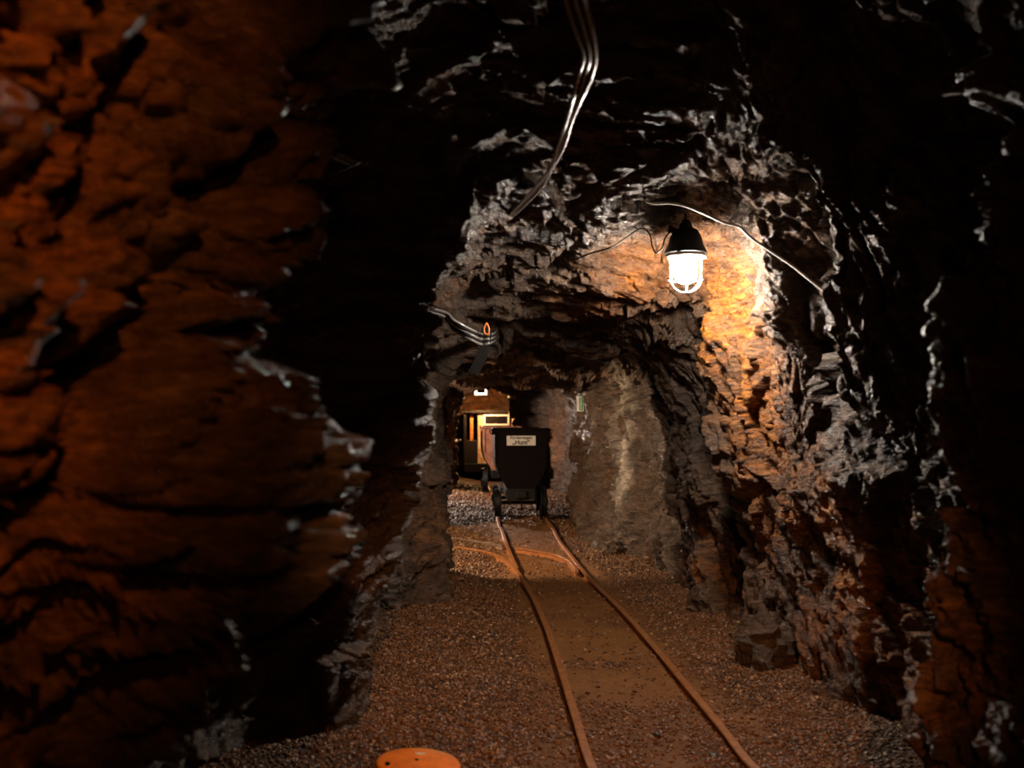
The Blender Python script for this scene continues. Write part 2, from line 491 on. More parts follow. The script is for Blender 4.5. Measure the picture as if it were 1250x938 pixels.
st(21.0, [(-1.4, -.2), (-1.4, .4), (-1.4, .9), (-1.3, 1.5), (-1.1, 2.05)], [(-.8, 2.4), (-.4, 2.4), (0, 2.3)], [(.5, 1.9), (.7, 1.3), (.7, .9), (.7, .5), (.7, -.2)])
st(23.8, [(-1.4, -.2), (-1.4, .4), (-1.4, .9), (-1.3, 1.5), (-1.1, 2.0)], [(-.8, 2.3), (-.4, 2.3), (0, 2.2)], [(.4, 1.8), (.6, 1.3), (.6, .9), (.6, .5), (.6, -.2)])

CP = np.array([[(x, Y, z) for (x, z) in pts] for Y, pts in ST], np.float32)  # S,13,3


# the rib on the left side stands a little nearer than the one on the right
_y0 = [2.9, 3.85, 4.1, 4.25, 4.42, 4.56, 4.62, 4.74, 5.0]
_y1 = [2.9, 3.50, 3.70, 3.83, 3.98, 4.10, 4.16, 4.40, 5.0]
for _c, _k in ((0, 1), (1, 1), (2, 1), (3, 1), (4, 1), (5, .5)):
    _Y = CP[:, _c, 1].copy()
    _n = _Y + (np.interp(_Y, _y0, _y1) - _Y) * _k * ((_Y > 2.9) & (_Y < 5.0))
    CP[:, _c, 0] *= np.where((_Y > 4.3) & (_Y < 5), _n / np.maximum(_Y, .1), 1.0)
    CP[:, _c, 1] = _n


def v_interp(row, per):
    """catmull around the section; row 13x3"""
    k = len(row)
    out = []
    for i in range(k - 1):
        p0, p1, p2, p3 = row[max(i - 1, 0)], row[i], row[i + 1], row[min(i + 2, k - 1)]
        n = per[i]
        t = np.arange(n, dtype=np.float32)[:, None] / n
        tn = .55
        m1 = (p2 - p0) * tn
        m2 = (p3 - p1) * tn
        h = (2 * t ** 3 - 3 * t ** 2 + 1) * p1 + (t ** 3 - 2 * t ** 2 + t) * m1 + (-2 * t ** 3 + 3 * t ** 2) * p2 + (t ** 3 - t ** 2) * m2
        out.append(h)
    out.append(row[-1:])
    return np.concatenate(out)


PER = [62, 66, 66, 66, 66, 58, 58, 58, 66, 70, 70, 70]   # 12 spans, 776 columns
SEC = np.stack([v_interp(r, PER) for r in CP])   # S,776+1,3
iC0 = sum(PER[:4])
iC1 = sum(PER[:8])

# rows along the gallery
rows = []
for s in range(len(SEC) - 1):
    a, b = SEC[s], SEC[s + 1]
    d = np.linalg.norm(b - a, axis=1)
    dd = np.sort(d)[int(.75 * len(d))]
    Ym = max(1.2, .5 * (a[0, 1] + b[0, 1]))
    step = max(.011, Ym * .0019) if Ym > 2.3 else .018
    if Ym < 0.5 or ST[s + 1][0] <= .6: step = .06
    n = max(3, int(dd / step))
    a0 = SEC[max(s - 1, 0)]
    b0 = SEC[min(s + 2, len(SEC) - 1)]
    for k in range(n):
        t = k / n
        te = t * .55 + (t * t * (3 - 2 * t)) * .45
        rows.append(a * (1 - te) + b * te)
rows.append(SEC[-1])
GR = np.stack(rows)
nu, nv = GR.shape[:2]
print('grid', nu, nv)

# smoothed normals of the undisplaced surface
def grid_normals(A):
    du = np.empty_like(A); dv = np.empty_like(A)
    du[1:-1] = A[2:] - A[:-2]; du[0] = A[1] - A[0]; du[-1] = A[-1] - A[-2]
    dv[:, 1:-1] = A[:, 2:] - A[:, :-2]; dv[:, 0] = A[:, 1] - A[:, 0]; dv[:, -1] = A[:, -1] - A[:, -2]
    n = np.cross(dv, du)
    n /= np.linalg.norm(n, axis=2)[..., None] + 1e-9
    return n


def smooth_u(A, k):
    """box filter along rows"""
    c = np.cumsum(np.concatenate([np.repeat(A[:1], k + 1, 0), A, np.repeat(A[-1:], k, 0)]), axis=0, dtype=np.float64)
    return ((c[2 * k + 1:] - c[:-(2 * k + 1)]) / (2 * k + 1)).astype(np.float32)


NR = grid_normals(GR)
NR = smooth_u(NR, 9)
NR /= np.linalg.norm(NR, axis=2)[..., None] + 1e-9
# inward check: at the middle of the roof the normal must point down
if NR[nu // 2, nv // 2, 2] > 0:
    NR = -NR

pts = GR.reshape(-1, 3)
nrm = NR.reshape(-1, 3)


def basis(d):
    d = np.array(d, np.float32); d /= np.linalg.norm(d)
    a = np.cross(d, (0, 0, 1.0)); a /= np.linalg.norm(a)
    b = np.cross(d, a)
    return np.stack([d, a, b]).astype(np.float32)


BST = np.array(basis((.10, -.74, .66)), np.float32)


def rock_disp_set(p, BST, g=(.085, .040, .016, .034, .009)):
    # foliation: one set of beds through the whole hill, dipping towards the viewer
    w = np.stack([noise(p * 1.1 + 5), noise(p * 1.1 + 55), noise(p * 1.1 + 105)], 1) * .12
    w += np.stack([noise(p * 4.3 + 5), noise(p * 4.3 + 55), noise(p * 4.3 + 105)], 1) * .03
    q = p + w
    s_ = (q @ BST.T) * np.array([1.0, .42, .42], np.float32)
    big = fbm(q * 1.35, 2) * .10
    fc = facets(s_ * 3.1, 1.3) * g[0]
    fc2 = facets(s_ * 8.3 + 9.1, 1.4) * g[1]
    fc3 = facets(s_ * 21 + 3.3, 1.4) * g[2]
    # thin plates breaking off in steps
    t = s_[:, 0] * 9 + fbm(s_ * 2.2 + 9, 2) * 1.2
    saw = (t - np.floor(t))
    amp = np.clip(noise(p * 1.7 + 31) * 2.2 + .5, 0, 1)
    plate = (saw - .5) * g[3] * amp
    fin = fbm(s_ * 30, 3, .6) * g[4]
    cr = noise(s_ * 1.35 + 41)
    crack = -np.exp(-(cr / .035) ** 2) * .07
    return (big + fc + fc2 + fc3 + plate + fin + crack - .02) * (1 + .6 * np.clip((p[:, 1] - 8) / 1.0, 0, 1) * np.clip((11.2 - p[:, 1]) / .8, 0, 1) * np.clip(p[:, 0] / .5, 0, 1))


BSR = np.array(basis((.72, -.50, .42)), np.float32)


def rock_disp(p, ceil_w):
    wr = np.clip((p[:, 0] - .72) / .25, 0, 1) * (p[:, 1] < 13)
    out = np.zeros(len(p), np.float32)
    m = wr < 1
    out[m] += rock_disp_set(p[m], BST) * (1 - wr[m])
    m = wr > 0
    out[m] += rock_disp_set(p[m], BSR, (.070, .030, .022, .012, .014)) * wr[m]
    return out


def near_left_relief(p):
    """broad ledges and two open joints in the rock beside the visitor"""
    m = (p[:, 0] < .1) & (p[:, 1] < 2.5) & (p[:, 2] < 2.8)
    out = np.zeros(len(p), np.float32)
    q = p[m]
    if not len(q): return out
    wp = fbm(q * 1.6 + 3, 3) * .10
    c1 = noise(q * np.array([.6, .9, 3.4], np.float32) + 12.3)
    c2 = noise(q * np.array([.6, 1.6, 5.2], np.float32) + 47.3)
    d = -np.exp(-(c1 / .07) ** 2) * .075 - np.exp(-(c2 / .06) ** 2) * .035
    d += .06 * (((q[:, 2] * 4.6 + wp * 7) % 1.0) - .5)
    g = (q[:, 2] - 1.66) - (q[:, 1] - 1.95) * 1.94 + wp * 1.5
    d -= .13 * np.exp(-(g / .085) ** 2)
    g = (q[:, 1] - 1.70) - (q[:, 2] - 1.6) * .10 + wp * .8
    d -= .10 * np.exp(-(g / .04) ** 2) * np.clip((q[:, 2] - 1.35) * 5, 0, 1)
    out[m] = d
    return out


vi = np.tile(np.arange(nv), nu)
cw = np.clip(np.minimum((vi - iC0 + 30) / 60.0, (iC1 + 30 - vi) / 60.0), 0, 1).astype(np.float32)
D = rock_disp(pts, cw) + near_left_relief(pts)
# keep the very near rock broad and the foot close to the floor calm
Yp = pts[:, 1]
PT = pts + nrm * D[:, None]

# iron staining: blobs placed on the rock
def blob(p, c, r):
    d = ((p - np.array(c, np.float32)) / np.array(r, np.float32))
    return np.exp(-(d * d).sum(1))


stain = np.zeros(len(PT), np.float32)
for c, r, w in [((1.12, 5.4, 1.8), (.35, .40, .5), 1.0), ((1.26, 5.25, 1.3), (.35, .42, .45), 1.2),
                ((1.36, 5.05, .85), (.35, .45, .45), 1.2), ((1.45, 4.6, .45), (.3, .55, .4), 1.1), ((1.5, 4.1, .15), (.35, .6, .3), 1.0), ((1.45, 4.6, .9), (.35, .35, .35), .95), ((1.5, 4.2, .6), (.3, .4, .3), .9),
                ((.45, 6.2, 2.0), (.35, .5, .25), .6), ((.75, 5.7, 2.1), (.3, .4, .25), .7),
                ((-.5, 23.0, 2.0), (2, 2.2, 1.2), .8), ((1.25, 6.8, .3), (.4, 1.0, .5), .5),
                ((-.9, 1.2, 1.4), (.5, .6, 1.2), .75), ((1.3, 2.6, .6), (.4, .5, .7), .4),
                ((-.6, 6.9, .5), (.3, .3, .4), .35), ((-1.1, 18.5, .9), (.4, 2, .6), .5), ((.8, 18.0, .8), (.3, 1.2, .9), .35)]:
    stain = np.maximum(stain, blob(PT, c, r) * w)
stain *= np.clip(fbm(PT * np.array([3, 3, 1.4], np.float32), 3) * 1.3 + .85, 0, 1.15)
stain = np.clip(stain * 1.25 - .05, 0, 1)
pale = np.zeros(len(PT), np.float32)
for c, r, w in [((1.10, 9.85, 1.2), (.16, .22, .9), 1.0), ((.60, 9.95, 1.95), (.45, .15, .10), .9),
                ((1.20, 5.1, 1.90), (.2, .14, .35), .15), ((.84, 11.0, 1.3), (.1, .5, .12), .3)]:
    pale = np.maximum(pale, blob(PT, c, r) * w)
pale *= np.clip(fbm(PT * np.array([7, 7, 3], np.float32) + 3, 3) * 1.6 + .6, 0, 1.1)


def section_obj(name, j0, j1, mat):
    idx = np.arange(nu * nv).reshape(nu, nv)[:, j0:j1 + 1]
    m = idx.shape[1]
    V = PT[idx.ravel()]
    loc = np.arange(nu * m, dtype=np.int32).reshape(nu, m)
    Q = np.stack([loc[:-1, :-1], loc[:-1, 1:], loc[1:, 1:], loc[1:, :-1]], -1).reshape(-1, 4)
    o = np_mesh(name, V, Q, mat)
    a = o.data.attributes.new('stain', 'FLOAT', 'POINT')
    a.data.foreach_set('value', stain[idx.ravel()].astype(np.float32))
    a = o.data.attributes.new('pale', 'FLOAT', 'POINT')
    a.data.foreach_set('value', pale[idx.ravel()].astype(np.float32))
    tag(o, kind='structure')
    return o


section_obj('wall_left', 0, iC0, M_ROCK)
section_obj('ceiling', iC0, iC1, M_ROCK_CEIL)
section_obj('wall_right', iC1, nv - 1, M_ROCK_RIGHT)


def end_wall(name, Y, x0, x1, z1, n=150, sgn=-1):
    xs = np.linspace(x0, x1, n); zs = np.linspace(-.2, z1, n)
    X, Z = np.meshgrid(xs, zs)
    p = np.stack([X.ravel(), np.full(X.size, Y), Z.ravel()], 1).astype(np.float32)
    p[:, 1] += .25 * np.clip(1 - ((X.ravel() - (x0 + x1) / 2) / (x1 - x0) * 2) ** 2, 0, 1)
    d = rock_disp(p, np.ones(len(p), np.float32) * .3)
    p[:, 1] += sgn * d
    loc = np.arange(n * n, dtype=np.int32).reshape(n, n)
    Q = np.stack([loc[:-1, :-1], loc[:-1, 1:], loc[1:, 1:], loc[1:, :-1]], -1).reshape(-1, 4)
    o = np_mesh(name, p, Q, M_ROCK)
    a = o.data.attributes.new('stain', 'FLOAT', 'POINT')
    s = .7 * np.clip(fbm(p * 2.5, 3) + .9, 0, 1) if Y > 5 else np.zeros(len(p))
    a.data.foreach_set('value', np.asarray(s, np.float32))
    return tag(o, kind='structure')


end_wall('wall_back', 23.5, -2.2, 1.4, 2.9, sgn=-1)
end_wall('wall_front', -4.4, -1.6, 2.2, 2.9, n=60, sgn=1)


# ------------------------------------------------------------------ ground
def rail_center(Y):
    # middle of the track: x at distance Y
    return np.interp(Y, [0, 3.66, 5, 6.74, 8.87, 10.87, 12.9, 25], [.85, .595, .535, .458, .303, .22, .12, -.35])


def ground_z(X, Y):
    p = np.stack([X, Y, np.zeros_like(X)], 1).astype(np.float32)
    z = fbm(p * 1.6, 3) * .022 + fbm(p * 9, 3, .6) * .006 - .012
    c = rail_center(Y)
    off = np.abs(X - c)
    z += np.clip((off - .5) / .9, 0, 1) * .075 * (Y < 12)       # ballast heaped towards the walls
    z += np.clip((Y - 13.5) / 3, 0, 1) * np.clip((off - .4) / .6, 0, 1) * .10
    near = np.exp(-((off - .3) / .06) ** 2)
    z = z * (1 - .6 * near) - .004 * near
    return z


def gravelly(X, Y):
    p = np.stack([X, Y, np.zeros_like(X)], 1).astype(np.float32)
    c = rail_center(Y)
    off = np.abs(X - c)
    g = np.clip((off - .33) / .22, 0, 1)
    g = np.maximum(g, np.clip((5.0 - Y) / 1.4, 0, 1) * .9)
    g = np.maximum(g, (Y > 12.6) * 1.0)
    g = np.clip(g + fbm(p * 2.2 + 8, 3) * .5, 0, 1)
    g *= 1 - .85 * np.exp(-(((X - .62) / .13) ** 2 + ((Y - 3.75) / .35) ** 2))
    return g


def floor_patch():
    ys = [-4.5]
    while ys[-1] < 24.2:
        ys.append(ys[-1] + max(.012, abs(ys[-1]) * .0028 if ys[-1] > 2.5 else .05))
    ys = np.array(ys)
    xs = np.concatenate([np.arange(-3.6, -1.2, .05), np.arange(-1.2, 1.9, .0125)])
    X, Y = np.meshgrid(xs, ys)
    X = X.ravel(); Y = Y.ravel()
    Z = ground_z(X, Y)
    V = np.stack([X, Y, Z], 1)
    m, n = len(ys), len(xs)
    loc = np.arange(m * n, dtype=np.int32).reshape(m, n)
    Q = np.stack([loc[:-1, :-1], loc[:-1, 1:], loc[1:, 1:], loc[1:, :-1]], -1).reshape(-1, 4)
    o = np_mesh('floor', V, Q, M_DIRT)
    a = o.data.attributes.new('gravelly', 'FLOAT', 'POINT')
    a.data.foreach_set('value', gravelly(X, Y).astype(np.float32))
    return tag(o, kind='structure')


floor_patch()

# base icosahedron
_bm = bmesh.new()
bmesh.ops.create_icosphere(_bm, subdivisions=1, radius=1)
ICO_V = np.array([v.co[:] for v in _bm.verts], np.float32)
ICO_F = np.array([[v.index for v in f.verts] for f in _bm.faces], np.int32)
_bm.free()


def stones(name, X, Y, S, mat, seed=1):
    r = np.random.RandomState(seed)
    n = len(X)
    Z = ground_z(X, Y)
    A = r.normal(size=(n, 3, 3)); Qm = np.linalg.qr(A)[0]
    sc = S[:, None] * r.uniform(.55, 1.25, (n, 3))
    V = ICO_V[None] * (1 + r.uniform(-.28, .28, (n, 12, 1)))
    V = V * sc[:, None, :]
    V = np.einsum('nij,nkj->nki', Qm, V)
    V[:, :, 2] *= .8
    V += np.stack([X, Y, Z + S * .22], 1)[:, None, :]
    Fc = ICO_F[None] + (np.arange(n) * 12)[:, None, None]
    o = np_mesh(name, V.reshape(-1, 3), Fc.reshape(-1, 3), mat, smooth=False)
    a = o.data.attributes.new('tint', 'FLOAT', 'POINT')
    a.data.foreach_set('value', np.repeat(np.clip(r.beta(1.6, 2.4, n), 0, 1), 12).astype(np.float32))
    return o


def gravel():
    r = np.random.RandomState(5)
    Xs, Ys, Ss = [], [], []
    for (y0, y1, dens, s0, s1) in [(3.0, 5.2, 5200, .005, .016), (5.2, 8.2, 3400, .006, .017), (8.2, 12.8, 1500, .008, .019), (12.8, 20, 700, .014, .032)]:
        x0, x1 = (-1.2, 1.7)
        if y0 > 8: x0 = -1.7
        if y0 > 12: x0 = -1.5
        n = int((y1 - y0) * (x1 - x0) * dens)
        X = r.uniform(x0, x1, n); Y = r.uniform(y0, y1, n)
        keep = r.rand(n) < (gravelly(X, Y) * .95 + .05)
        off = np.abs(np.abs(X - rail_center(Y)) - .3)
        keep &= off > .025
        X = X[keep]; Y = Y[keep]
        Xs.append(X); Ys.append(Y)
        Ss.append(s0 + (s1 - s0) * r.beta(1.3, 3.0, len(X)))
    X = np.concatenate(Xs); Y = np.concatenate(Ys); S = np.concatenate(Ss)
    print('gravel', len(X))
    o = stones('gravel', X, Y, S, M_GRAVEL)
    tag(o, 'loose brown crushed stone spread over the tunnel floor beside the rails', 'gravel', kind='stuff')


gravel()


def gz(x, y):
    return float(ground_z(np.array([x]), np.array([y]))[0])


def rock_mesh(name, size, seed, mat=M_ROCK, sub=4):
    bm = bmesh.new()
    bmesh.ops.create_icosphere(bm, subdivisions=sub, radius=1)
    me = bpy.data.meshes.new(name)
    bm.to_mesh(me); bm.free()
    n = len(me.vertices)
    V = np.empty(n * 3, np.float32); me.vertices.foreach_get('co', V); V = V.reshape(-1, 3)
    q = V * 1.1 + np.float32(seed * 3.7)
    d = 1 + facets(q * 1.6, .8) * .28 + fbm(q * 2.2, 3) * .12
    V = V * d[:, None] * np.array(size, np.float32)
    me.vertices.foreach_set('co', V.ravel())
    me.update()
    me.materials.append(mat)
    return me


def loose_rock(name, px, py, w, h, seed, label, dy=None, z=None, sub=4, mat=None):
    x, y, _ = G(px, py, .03)
    me = rock_mesh(name, (w / 2, w / 2.1, h / 2), seed, mat or M_ROCK, sub)
    o = link_mesh(name, me)
    o.location = (x, y, gz(x, y) + h * .22)
    o.rotation_euler = (0, 0, seed * 1.3)
    tag(o, label, 'rock')
    return o


M_STONE_BLACK = simple('black_stone', (.03, .02, .014), .5, 0, scale=30, bumpd=.003)
loose_rock('boulder', 935, 806, .34, .36, 3, 'knee-low angular boulder at the foot of the right wall in front of the black crevice')
loose_rock('boulder', 862, 742, .26, .24, 8, 'small brown boulder at the foot of the right wall, behind the larger boulder', sub=4)
loose_rock('stone', 801, 889, .035, .03, 5, 'small black stone on the packed dirt between the rails', sub=2, mat=M_STONE_BLACK)
loose_rock('stone', 872, 912, .04, .02, 6, 'flat dark stone beside the right rail near the bottom edge', sub=2, mat=M_STONE_BLACK)
loose_rock('boulder', 478, 745, .26, .2, 12, 'brown boulder at the foot of the rock pillar on the left', sub=4)
loose_rock('boulder', 748, 672, .22, .16, 15, 'pale boulder at the foot of the far right buttress', sub=4)

# ------------------------------------------------------------------ rails
RAIL_PROF = [(-.026, -.050), (.026, -.050), (.026, -.044), (.006, -.038), (.006, -.016), (.017, -.012), (.018, -.003), (.014, 0.0), (-.014, 0.0), (-.018, -.003), (-.017, -.012), (-.006, -.016), (-.006, -.038), (-.026, -.044)]
RT = .030     # rail top height


def rail(name, pix, label, mat=M_RAIL, top=RT, ext=None, cat='rail', taper=None, group=None):
    p3 = [Vector(G(px, py, top)) for px, py in pix]
    if ext:
        p3 = [Vector((x, y, top)) for x, y in ext[0]] + p3 + [Vector((x, y, top)) for x, y in ext[1]]
    path = catmull(p3, 10)
    bm = bmesh.new()
    sweep(bm, path, RAIL_PROF, scale=taper)
    o = bm_obj(name, bm, mat)
    tag(o, label, cat, group)
    return o


rail('rail', [(545, 667), (575, 670), (600, 675), (618, 684), (632, 698), (650, 727), (666, 762), (682, 808), (702, 872), (724, 938)],
     'long rusty rail curving out of the left side drift and running to the bottom edge', ext=([(-2.6, 9.95), (-1.6, 10.1)], [(.36, 3.0), (.42, 2.2), (.45, 1.4), (.45, .2)]))
rail('rail', [(683, 660), (695, 675), (707, 691), (727, 713), (760, 745), (800, 790), (842, 840), (882, 888), (923, 938)],
     'long rusty rail on the right running past the cart to the bottom edge', ext=([(-.02, 22.0), (.30, 16.5), (.44, 12.9), (.48, 11.8)], [(.98, 3.0), (1.04, 2.2), (1.06, 1.4), (1.06, .2)]))
rail('rail', [(612, 645), (620, 668), (627, 685), (632, 694)],
     'rusty straight rail from under the cart ending in a point at the curved rail', ext=([(-.62, 22.0), (-.31, 16.5), (-.185, 12.9), (-.145, 11.8)], []),
     taper=lambda t: (1 if t < .9 else 1 - (t - .9) * 5, 1))
rail('switch_rail', [(630, 669), (646, 671), (664, 674), (682, 678), (696, 685), (703, 693), (704, 698)],
     'short curved switch blade between the two rails ending at the right rail', M_RAIL, top=.036, cat='rail')
rail('rail', [(545, 656), (572, 659), (598, 663), (614, 666)],
     'shiny worn rail coming from the left side drift, behind the curved rail', M_RAIL_WORN, top=.036, ext=([(-2.6, 10.9), (-1.6, 11.0)], []))

# ------------------------------------------------------------------ orange disc
def orange_cover():
    x, y, _ = G(511, 936, .03)
    t = empty('cover_disc', (x, y, gz(x, y) + .02), (math.radians(2), math.radians(4), .2))
    tag(t, 'round orange plastic cover lying on the gravel at the left wall', 'cover')
    bm = bmesh.new()
    r = lathe(bm, [(.001, .012), (.05, .012), (.10, .010), (.138, .006), (.148, .003), (.152, -.002), (.150, -.014), (.142, -.014)], 48)
    bm_obj('lid', bm, M_ORANGE, t, smooth=True)
    bm = bmesh.new()
    box(bm, (0.012, .060, .0125), (.036, .014, .004), .001)
    o = bm_obj('sticker', bm, M_WHITE, t)
    o['label'] = 'small white sticker'
    for pr, og in (([(.0, .015), (.006, .015), (.007, .008)], (-.008, .0, 0)), ([(.0, .016), (.008, .016), (.009, .008)], (-.115, -.035, 0))):
        bm = bmesh.new()
        lathe(bm, pr, 10, origin=og)
        bm_obj('bolt', bm, M_IRON, t)


orange_cover()


# ------------------------------------------------------------------ text
def text_mesh(s, size, mat, parent, loc, rot, bold=.0, name='lettering', align='CENTER'):
    cu = bpy.data.curves.new(name, 'FONT')
    cu.body = s
    cu.size = size
    cu.align_x = align
    cu.align_y = 'CENTER'
    cu.offset = bold
    cu.extrude = .0006
    tmp = bpy.data.objects.new('tmp_text', cu)
    COL.objects.link(tmp)
    bpy.context.view_layer.update()
    me = bpy.data.meshes.new_from_object(tmp.evaluated_get(bpy.context.evaluated_depsgraph_get()))
    bpy.data.objects.remove(tmp)
    me.materials.clear()
    me.materials.append(mat)
    o = link_mesh(name, me, None, parent)
    o.location = loc
    o.rotation_euler = rot
    return o


# ------------------------------------------------------------------ mine carts
def tub_section(k=1.0):
    """half outline of the tub, (x, z), rim to bottom"""
    return [(.338, 1.165), (.338, .98), (.335, .80), (.325, .70), (.295, .60), (.25, .52), (.205, .46), (.18, .40)]


def make_cart(tubmat, label, loc, rz, sign):
    L = 1.25
    t = empty('mine_cart', loc, (0, 0, rz))
    tag(t, label, 'mine cart')
    half = tub_section()
    out = [(-x, z) for x, z in half] + [(x, z) for x, z in reversed(half)]
    inn = [(x * .965, z + (.012 if z < 1 else 0)) for x, z in out]
    bm = bmesh.new()
    n = len(out)
    y0, y1 = .0, L
    rings = [[bm.verts.new((x, y, z)) for x, z in sec] for sec, y in ((out, y0), (out, y1), (inn, y1 - .012), (inn, y0 + .012))]
    for a, b in ((rings[0], rings[1]), (rings[2], rings[3])):
        for k in range(n - 1):
            bm.faces.new((a[k], a[k + 1], b[k + 1], b[k]))
    for r in (rings[0], rings[1], rings[2], rings[3]):
        bm.faces.new(r)
    tub = bm_obj('tub', bm, tubmat, t, smooth=False)
    # rim: rolled edge
    bm = bmesh.new()
    for a, b in (((-.345, -.012), (.345, -.012)), ((.345, -.012), (.345, L + .012)), ((.345, L + .012), (-.345, L + .012)), ((-.345, L + .012), (-.345, -.012))):
        c = ((a[0] + b[0]) / 2, (a[1] + b[1]) / 2, 1.165)
        s = (abs(a[0] - b[0]) + .034, abs(a[1] - b[1]) + .034, .034)
        box(bm, c, s, .006)
    bm_obj('rim', bm, tubmat, t)
    # lifting lugs on the end
    for sx in (-1, 1):
        bm = bmesh.new()
        box(bm, (sx * .352, .02, 1.13), (.05, .05, .07), .008)
        lathe(bm, [(.022, -.006), (.034, -.006), (.034, .006), (.022, .006), (.022, -.006)], 16, origin=(sx * .372, .0, 1.135), M=Matrix.Rotation(math.pi / 2, 4, 'X'))
        bm_obj('lug', bm, tubmat, t)
    # end stiffeners and rivets
    for sx in (-1, 1):
        bm = bmesh.new()
        box(bm, (sx * .318, -.006, .94), (.035, .012, .42), .003)
        for k in range(9):
            lathe(bm, [(.0, .008), (.006, .007), (.009, 0)], 8, origin=(sx * .318, -.012, .76 + k * .045), M=Matrix.Rotation(math.pi / 2, 4, 'X'))
        bm_obj('end_strap', bm, tubmat, t)
    # chassis
    bm = bmesh.new()
    for sx in (-1, 1):
        box(bm, (sx * .17, L / 2, .335), (.05, L + .02, .13), .008)
    for y in (0.0, L):
        box(bm, (0, y, .33), (.36, .05, .15), .008)
    for y in (.25, L - .25):
        box(bm, (0, y, .27), (.36, .07, .05), .005)
    fr = bm_obj('chassis', bm, M_IRON, t)
    for y in (-.05, L + .05):
        bm = bmesh.new()
        box(bm, (0, y, .33), (.14, .06, .10), .015)
        bm_obj('buffer', bm, M_IRON, t)
    bm = bmesh.new()
    tube(bm, [(0, -.05, .25), (0, -.09, .22), (0, -.10, .17), (0, -.07, .14), (0, -.04, .16)], .011)
    bm_obj('coupling_hook', bm, M_IRON, t, smooth=True)
    for y in (.16, L - .25):
        bm = bmesh.new()
        lathe(bm, [(.0, -.31), (.024, -.31), (.024, .31), (.0, .31)], 16, origin=(0, y, .215), M=Matrix.Rotation(math.pi / 2, 4, 'Y'))
        ax = bm_obj('axle', bm, M_IRON, t, smooth=True)
        for sx in (-1, 1):
            bm = bmesh.new()
            M = Matrix.Rotation(math.pi / 2 * sx, 4, 'Y')
            prof = [(.0, .055), (.045, .055), (.05, .02), (.135, .015), (.15, .035), (.178, .035), (.182, .0), (.186, -.028), (.203, -.034), (.203, -.05), (.15, -.05), (.13, -.02), (.05, -.02), (.045, -.05), (.0, -.05)]
            lathe(bm, prof, 36, origin=(sx * .302, y, .215), M=M)
            for k in range(6):
                a = k * math.pi / 3
                box(bm, (sx * .302, y + .09 * math.cos(a), .215 + .09 * math.sin(a)), (.03, .03, .12), .004, Matrix.Rotation(math.pi / 2 - a, 3, 'X'))
            bm_obj('wheel', bm, M_IRON, t, smooth=True)
    if sign:
        bm = bmesh.new()
        box(bm, (0, 0, 0), (.37, .008, .125), .002)
        s = bm_obj('sign_plate', bm, M_WHITE, t)
        s.location = (.0, -.014, 1.02)
        s['label'] = 'white sign plate'
        rx = (math.pi / 2, 0, 0)
        text_mesh('Förderwagen', .053, M_PRINT, s, (0, -.0045, .037), rx, .0012)
        text_mesh('„Hunt“', .076, M_PRINT, s, (0, -.0045, -.024), rx, .0024)
    return t


make_cart(M_TUB, 'black mine cart with a white lettered sign on its end', (.117, 12.75, RT - .012), math.radians(2.5), True)
make_cart(M_TUBRUST, 'rust-red mine cart behind the black cart with the sign', (-.175, 17.7, RT - .012), math.radians(4), False)


